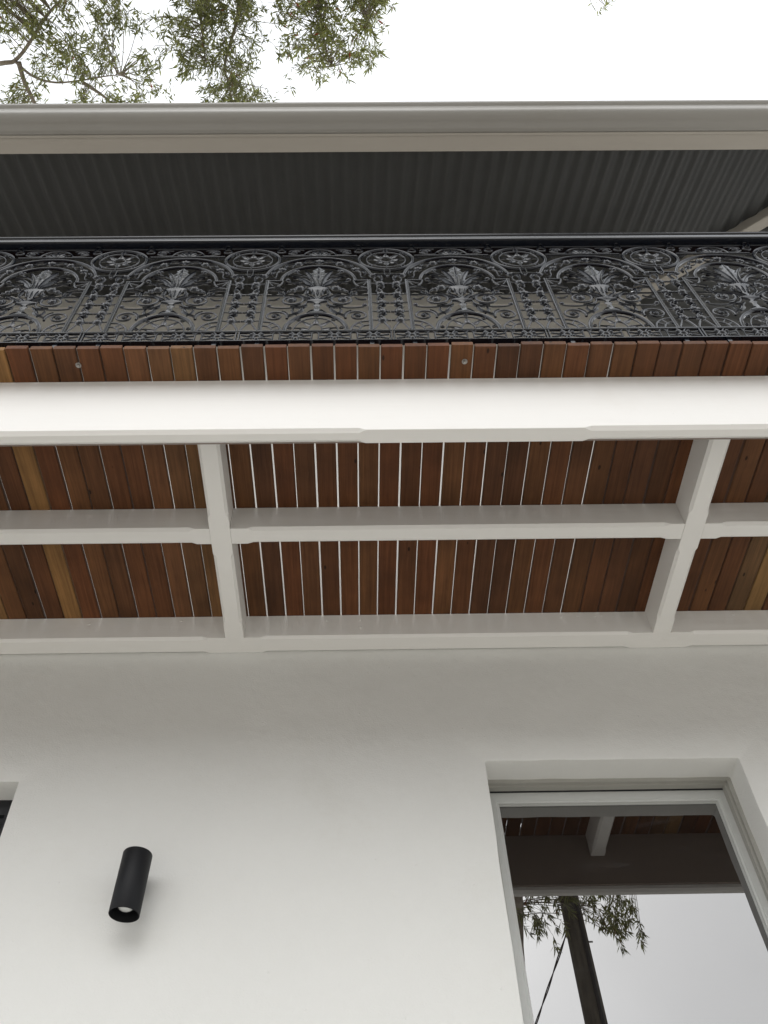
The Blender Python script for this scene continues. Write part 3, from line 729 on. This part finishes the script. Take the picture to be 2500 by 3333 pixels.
# ------------------------------------------------------------------ trees
def leaf_mesh(name, leaves, parent, tints):
    n = len(leaves); co = np.array(leaves, dtype=np.float32).reshape(-1, 3)
    f = []
    for i in range(n):
        b = i * 5; f += [(b, b + 1, b + 2), (b, b + 2, b + 3), (b + 1, b + 4, b + 2), (b + 2, b + 4, b + 3)]
    me = bpy.data.meshes.new(name); me.from_pydata(co.tolist(), [], f)
    at = me.attributes.new('tint', 'FLOAT', 'FACE'); at.data.foreach_set('value', np.repeat(np.array(tints, dtype=np.float32), 4)); me.update()
    return obj(name, me, 'leaf', parent)
def make_leaf(p, d, L_, w_, rr):
    d = d.normalized(); s = d.cross(Vector((rr.uniform(-1, 1), rr.uniform(-1, 1), rr.uniform(-1, 1))))
    if s.length < .05: s = d.cross(Vector((0, .3, 1)))
    s.normalize(); n = d.cross(s); dr = Vector((0, 0, -.10 * L_)) + n * rr.uniform(-.12, .12) * L_
    m_ = p + d * L_ * .48 + n * .16 * w_
    return [p, p + d * L_ * .45 + s * w_ * .5 + dr * .3, m_ + dr * .3, p + d * L_ * .45 - s * w_ * .5 + dr * .3, p + d * L_ + dr]
def in_poly(x, y, poly):
    c = False; j = len(poly) - 1
    for i in range(len(poly)):
        (xi, yi), (xj, yj) = poly[i], poly[j]
        if (yi > y) != (yj > y) and x < (xj - xi) * (y - yi) / (yj - yi) + xi: c = not c
        j = i
    return c
def smooth_path(pts, n=6):
    P = [Vector(p) for p in pts]; out = []
    for i in range(len(P) - 1):
        p0, p1, p2, p3 = P[max(i - 1, 0)], P[i], P[i + 1], P[min(i + 2, len(P) - 1)]
        for k in range(n):
            t = k / n
            out.append(.5 * ((2 * p1) + (p2 - p0) * t + (2 * p0 - 5 * p1 + 4 * p2 - p3) * t * t + (3 * p1 - p0 - 3 * p2 + p3) * t ** 3))
    out.append(P[-1]); return out
class Tree:
    def __init__(s, name, label, base, seed):
        s.root = thing(name, label, 'tree', base); s.base = Vector(base); s.wood = MB(); s.twig = MB(); s.leaves = []; s.tints = []; s.nodes = []; s.rr = random.Random(seed)
    def limb(s, pts, r0, r1, n=8, nodes=True):
        P = smooth_path(pts); m = len(P)
        P = [p + Vector((nz1(p.x, p.y, p.z, 3), nz1(p.y, p.z, p.x, 3), nz1(p.z, p.x, p.y, 3))) * min(.05, r0 * .7) for p in P]
        s.wood.tube([p - s.base for p in P], [r0 + (r1 - r0) * i / (m - 1) for i in range(m)], n)
        if nodes: s.nodes += P
    def spray(s, c, size, nl, Lr=(.05, .10), wr=(.010, .017), tone=0.0, hang=1.0, tuft=False):
        rr = s.rr; c = Vector(c)
        a = min(s.nodes, key=lambda q: (q - c).length + max(0, c.z - q.z) * .5)
        mid = (a + c) / 2 + Vector((rr.uniform(-.08, .08), rr.uniform(-.08, .08), .10 + .15 * (a - c).length))
        path = []
        for i in range(9):
            t = i / 8; path.append(a.lerp(mid, t).lerp(mid.lerp(c, t), t))
        # keep the twig hanging on past the centre
        e = (path[-1] - path[-2]).normalized(); e = (e * .4 + Vector((rr.uniform(-.5, .5), rr.uniform(-.5, .5), -.8 * hang))).normalized()
        for i in range(4): path.append(path[-1] + e * size * .22 + Vector((rr.uniform(-1, 1), rr.uniform(-1, 1), rr.uniform(-1, .3))) * size * .05)
        r_ = min(.007, .0030 + .0022 * (a - c).length)
        s.twig.tube([p - s.base for p in path], [r_ + (.0014 - r_) * i / 12 for i in range(13)], 4, False)
        for k in range(nl):
            if tuft: i = rr.choice((9, 10, 11, 12, 12, 12, 8))
            else: i = rr.randrange(4, 13)
            p = path[i] + Vector((rr.gauss(0, 1), rr.gauss(0, 1), rr.gauss(0, 1))) * size * (.13 if not tuft else .05)
            d = Vector((rr.uniform(-1, 1), rr.uniform(-1, 1), rr.uniform(-1.5, .45) * hang))
            if tuft: d = e * .9 + Vector((rr.uniform(-1, 1), rr.uniform(-1, 1), rr.uniform(-.9, .5)))
            s.leaves.append([q - s.base for q in make_leaf(p, d, rr.uniform(*Lr), rr.uniform(*wr), rr)])
            s.tints.append(min(1, max(0, rr.gauss(.42 + tone, .2))) if rr.random() > .002 else .99)
    def finish(s):
        s.wood.build('trunk', 'bark', s.root, 60); tw = s.twig.build('twigs', 'bark', s.root, 60); tw['kind'] = 'stuff'; leaf_mesh('crown', s.leaves, s.root, s.tints)

m1 = [(-3.55, -1.6), (-1.99, -1.6), (-1.83, -1.08), (-1.72, -0.94), (-1.82, -0.83), (-1.63, -0.69), (-1.7, -0.62), (-1.82, -0.55), (-1.67, -0.43), (-1.8, -0.13), (-4.05, -0.14)]
m2 = [(-1.43, -1.5), (-0.68, -1.49), (-0.71, -1.07), (-0.81, -0.87), (-0.82, -0.74), (-0.91, -0.62), (-0.84, -0.48), (-0.74, -0.38), (-0.81, -0.15), (-1.29, -0.15), (-1.36, -0.48), (-1.48, -0.62), (-1.53, -0.74), (-1.59, -0.88)]
m3 = [(-0.63, -1.49), (0.36, -1.49), (0.38, -1.07), (0.34, -0.94), (0.24, -0.78), (0.33, -0.7), (0.18, -0.61), (-0.07, -0.56), (-0.2, -0.48), (-0.48, -0.53), (-0.61, -0.62), (-0.65, -0.8)]
A = Tree('bottlebrush_tree', 'tall green-leaved tree whose branches hang over the gutter', (-5.6, -4.2, 0), 11)
A.limb([(-5.6, -4.2, -.1), (-5.5, -4.1, 2.5), (-5.3, -3.7, 5.2), (-4.9, -3.0, 7.6), (-4.5, -2.3, 9.4)], .22, .10, 12, False)
A.limb([(-4.5, -2.3, 9.4), (-4.2, -1.3, 10.1), (-3.64, -.60, 10.45), (-3.08, -.62, 10.6), (-2.90, -.67, 10.62), (-2.58, -.99, 10.72), (-2.25, -1.21, 10.8), (-2.02, -1.46, 10.9)], .030, .006)
A.limb([(-2.94, -.63, 10.6), (-2.79, -.51, 10.6), (-2.56, -.46, 10.6), (-2.19, -.51, 10.58), (-2.01, -.54, 10.5)], .013, .003, 6)
A.limb([(-2.39, -.46, 10.6), (-2.22, -.35, 10.6), (-2.05, -.21, 10.5)], .018, .005, 6)
A.limb([(-2.91, -.63, 10.6), (-2.89, -.39, 10.65), (-2.79, -.14, 10.6), (-2.5, .2, 10.6)], .026, .008, 6)
A.limb([(-4.5, -2.3, 9.4), (-3.4, -2.3, 10.9), (-2.2, -2.1, 11.5), (-.88, -1.49, 11.35), (-.95, -1.12, 11.15), (-1.01, -.85, 10.95), (-1.13, -.55, 10.75), (-1.05, -.30, 10.6)], .045, .004)
A.limb([(-1.4, -1.85, 11.5), (-1.25, -1.45, 11.3), (-1.28, -1.14, 11.1), (-1.31, -.90, 10.9), (-1.29, -.62, 10.75)], .022, .006, 6)
A.limb([(-2.2, -2.1, 11.5), (-.9, -2.0, 11.8), (-.17, -1.49, 11.4), (-.21, -1.16, 11.15), (-.24, -.94, 10.95), (-.20, -.71, 10.8), (-.15, -.57, 10.65)], .028, .004)
A.limb([(-.3, -1.6, 11.5), (.15, -1.39, 11.25), (.13, -1.07, 11.05), (.18, -.87, 10.85)], .018, .005, 6)
A.limb([(-.9, -2.0, 11.8), (.6, -2.2, 11.7), (1.7, -1.9, 11.4), (2.07, -1.55, 11.1), (2.11, -1.32, 10.9), (2.10, -1.15, 10.75)], .035, .004, 6)
def fill(tree, poly, n, zr, nl, size, tone, gap=0.0, seed=0):
    rr = random.Random(seed); xs_ = [p[0] for p in poly]; ys_ = [p[1] for p in poly]; k = 0; tries = 0
    while k < n and tries < n * 40:
        tries += 1
        x, y = rr.uniform(min(xs_), max(xs_)), rr.uniform(min(ys_), max(ys_))
        if not in_poly(x, y, poly): continue
        if gap and nz1(x, y, seed, 3.2) < -gap: continue
        z = rr.uniform(*zr)
        tree.spray((x, y, z), size * rr.uniform(.7, 1.2), nl, tone=tone + .10 * nz1(x, y, 5, 2.5), tuft=(k % 2 == 0)); k += 1
fill(A, m1, 480, (10.25, 10.95), 23, .22, 0.0, .12, 1)
fill(A, m2, 300, (10.35, 11.1), 22, .20, -.02, 0, 2)
fill(A, m3, 290, (10.35, 11.1), 22, .20, .12, 0, 3)
fill(A, [(1.98, -1.28), (2.25, -1.28), (2.22, -1.02), (2.12, -.98), (2.05, -.98)], 16, (10.5, 10.65), 10, .14, .15, 0, 4)
# unseen crown over the garden, added and thickened to darken the iron's reflections
for c_, n_ in (((-4.6, -2.8, 11.6), 80), ((-3.0, -3.6, 11.9), 120), ((-1.2, -3.6, 12.0), 120), ((-5.6, -1.6, 11.2), 40), ((.7, -3.6, 11.9), 120), ((2.4, -3.5, 11.6), 110), ((-2.2, -4.9, 11.6), 90), ((-.2, -4.9, 11.8), 90), ((1.6, -4.8, 11.6), 90), ((-4.4, -4.8, 11.2), 50)):
    A.limb([(-4.5, -2.3, 9.4), ((c_[0] - 4.5) / 2, (c_[1] - 2.3) / 2, 10.9), c_], .045, .01, 6)
    for i in range(n_):
        v_ = Vector((A.rr.gauss(0, 1), A.rr.gauss(0, 1), A.rr.gauss(0, .6))).normalized() * 1.35 * A.rr.uniform(.2, 1)
        q = Vector(c_) + v_
        if q.y > -1.9 and -3.6 < q.x < 4: continue
        A.spray(q, .36, 17, (.10, .17), (.028, .042), -.1)
A.finish()

# the tree across the footpath, seen in the window's reflection
B = Tree('street_tree', 'second tree beside the pole, mirrored dark in the window pane', (1.75, -8.9, 0), 23)
B.limb([(1.75, -8.9, -.1), (1.85, -8.85, 3), (1.98, -8.8, 5.6), (2.12, -8.6, 7.6), (2.30, -8.4, 9.2), (2.6, -8.3, 10.6)], .17, .06, 12, False)
B.limb([(2.12, -8.6, 7.9), (2.5, -8.5, 9.0), (3.0, -8.4, 9.5), (3.5, -8.35, 9.4), (3.9, -8.3, 9.1)], .05, .010, 7)
B.limb([(2.25, -8.5, 8.9), (2.35, -8.3, 9.4), (2.6, -8.2, 9.6), (2.8, -8.1, 9.3)], .03, .008, 6)
B.limb([(2.2, -8.5, 8.4), (2.0, -8.3, 8.9), (1.5, -8.2, 9.2), (1.0, -8.2, 9.0)], .04, .010, 6)
B.limb([(2.6, -8.3, 10.6), (3.1, -8.3, 11.3), (3.6, -8.4, 11.6)], .05, .01, 6); B.limb([(2.6, -8.3, 10.6), (2.2, -8.4, 11.4), (1.6, -8.4, 11.9)], .05, .01, 6)
right = [(3.09, 9.1), (3.95, 9.1), (3.80, 8.20), (3.64, 8.03), (3.84, 7.84), (3.82, 7.76), (3.63, 7.66), (3.46, 7.58), (3.34, 7.67), (3.19, 7.84), (3.09, 8.03)]
left = [(1.6, 9.1), (2.96, 9.1), (2.82, 8.12), (2.68, 7.76), (2.54, 7.57), (2.46, 7.75), (2.34, 7.82), (2.20, 7.92), (2.10, 7.84), (1.8, 8.0)]
def fillB(poly, n, seed):
    rr = random.Random(seed); k = 0
    xs_ = [p[0] for p in poly]; zs_ = [p[1] for p in poly]
    while k < n:
        x, z = rr.uniform(min(xs_), max(xs_)), rr.uniform(min(zs_), max(zs_))
        if not in_poly(x, z, poly): continue
        B.spray((x, rr.uniform(-8.75, -8.2), z), .17, 17, (.09, .145), (.017, .026), -.05, 1.0, True); k += 1
fillB(right, 100, 5); fillB(left, 85, 6)
for c_, r_, n_ in (((3.3, -8.5, 10.6), 1.4, 60), ((1.6, -8.6, 11.2), 1.5, 70), ((.9, -8.6, 9.6), .8, 30)):
    for i in range(n_):
        q = Vector(c_) + Vector((B.rr.gauss(0, 1), B.rr.gauss(0, .7), B.rr.gauss(0, .7))).normalized() * r_ * B.rr.uniform(.4, 1)
        B.spray(q, .26, 13)
B.finish()

# ------------------------------------------------------------------ utility pole and its cable
pole = thing('utility_pole', 'weathered timber utility pole reflected in the window', 'pole', (2.925, -8.5, 0))
pm_ = MB(); pm_.lathe((0, 0, 0), [(.165, -.2), (.155, 2), (.143, 5), (.134, 8), (.125, 10.4), (.118, 10.5), (.02, 10.55)], 24); pm_.build('shaft', 'pole', pole, 40)
c_ = MB(); c_.tube([(.052, .150, 0.0), (.050, .138, 5), (.048, .128, 9.6)], .028, 10); c_.build('conduit', 'cable', pole, 50)
c_ = MB(); c_.box(-1.1, 1.1, -.19, -.10, 9.85, 9.97); ca = c_.build('crossarm', 'pole', pole)
for u in (-1.0, -.5, .5, 1.0):
    i_ = MB(); i_.lathe((u, -.145, 9.97), [(.012, 0), (.012, .05), (.045, .06), (.03, .09), (.04, .10), (.025, .15), (.005, .16)], 12); i_.build('insulator', 'ceramic', ca, 40)
b_ = MB(); b_.lathe((0, 0, 0), [(.004, -.05), (.022, -.05), (.025, -.03), (.025, .03), (.012, .04), (.012, .14)], 10, 'y'); bb = b_.build('bolt', 'steel', pole, 40); bb.location = (.045, .02, 7.60); bb.rotation_euler = (0, 0, math.radians(-90))
cab = MB(); P0 = Vector((2.87, -8.60, 7.90)); P1 = Vector((1.20, -24.02, 6.50))
for ph in (0, PI):
    pts = []
    for i in range(160):
        t = (i / 159) ** 1.2; p = P0.lerp(P1, t); p.z -= .22 * 4 * t * (1 - t); a = ph + (p - P0).length * 2 * PI / 1.5
        p += Vector((math.cos(a), 0, math.sin(a))) * .010; pts.append(p)
    cab.tube(pts, .0095, 6)
cb = cab.build('overhead_cable', 'cable', None, 60); cb['label'] = 'twisted black overhead cable leaving the utility pole in the window reflection'; cb['category'] = 'cable'

# ------------------------------------------------------------------ the other side of the street: unseen row added to block low sky
M['brick'] = mat_paint('brick_paint', (.26, .20, .16), .8, .4, 40, .12, 1.5, .2)
M['slate'] = mat_paint('slate', (.11, .11, .115), .7, .3, 30, .12, 2, .3)
M['door'] = mat_paint('door_paint', (.08, .10, .09), .5, .1, 60, .05, 3, .4)
row = thing('added_terrace_row', 'added unseen row of brick terrace houses behind the viewer, blocking low sky', 'building', (0, -24.5, 0))
MB().box(-26, 26, -7, 0, 0, 6.2).build('wall', 'brick', row)
rf = MB(); rf.loft([[(x, .5, 6.2), (x, .5, 6.35), (x, -3.4, 8.6), (x, -7.5, 6.35), (x, -7.5, 6.2)] for x in (-26.4, 26.4)]); rf = fix_normals(rf.build('roof', 'slate', row))
for i in range(6):
    cx = -21.6 + 8.6 * i
    c_ = MB(); c_.box(cx + 3.6, cx + 4.6, -3.9, -3.0, 7.9, 9.5); c_.build('chimney', 'brick', rf)
    d_ = MB(); d_.box(cx + 1.6, cx + 2.6, -.02, .04, 0, 2.2); d_.build('door', 'door', row)
    for wx, wz in ((-2.2, .9), (-2.2, 3.9), (1.5, 3.9)):
        a_ = MB(); a_.box(cx + wx, cx + wx + 1.3, -.02, .05, wz, wz + 1.9); wo = a_.build('window', 'sash', row)
        MB().box(cx + wx + .1, cx + wx + 1.2, .05, .056, wz + .1, wz + 1.8).build('pane', 'glass', wo)
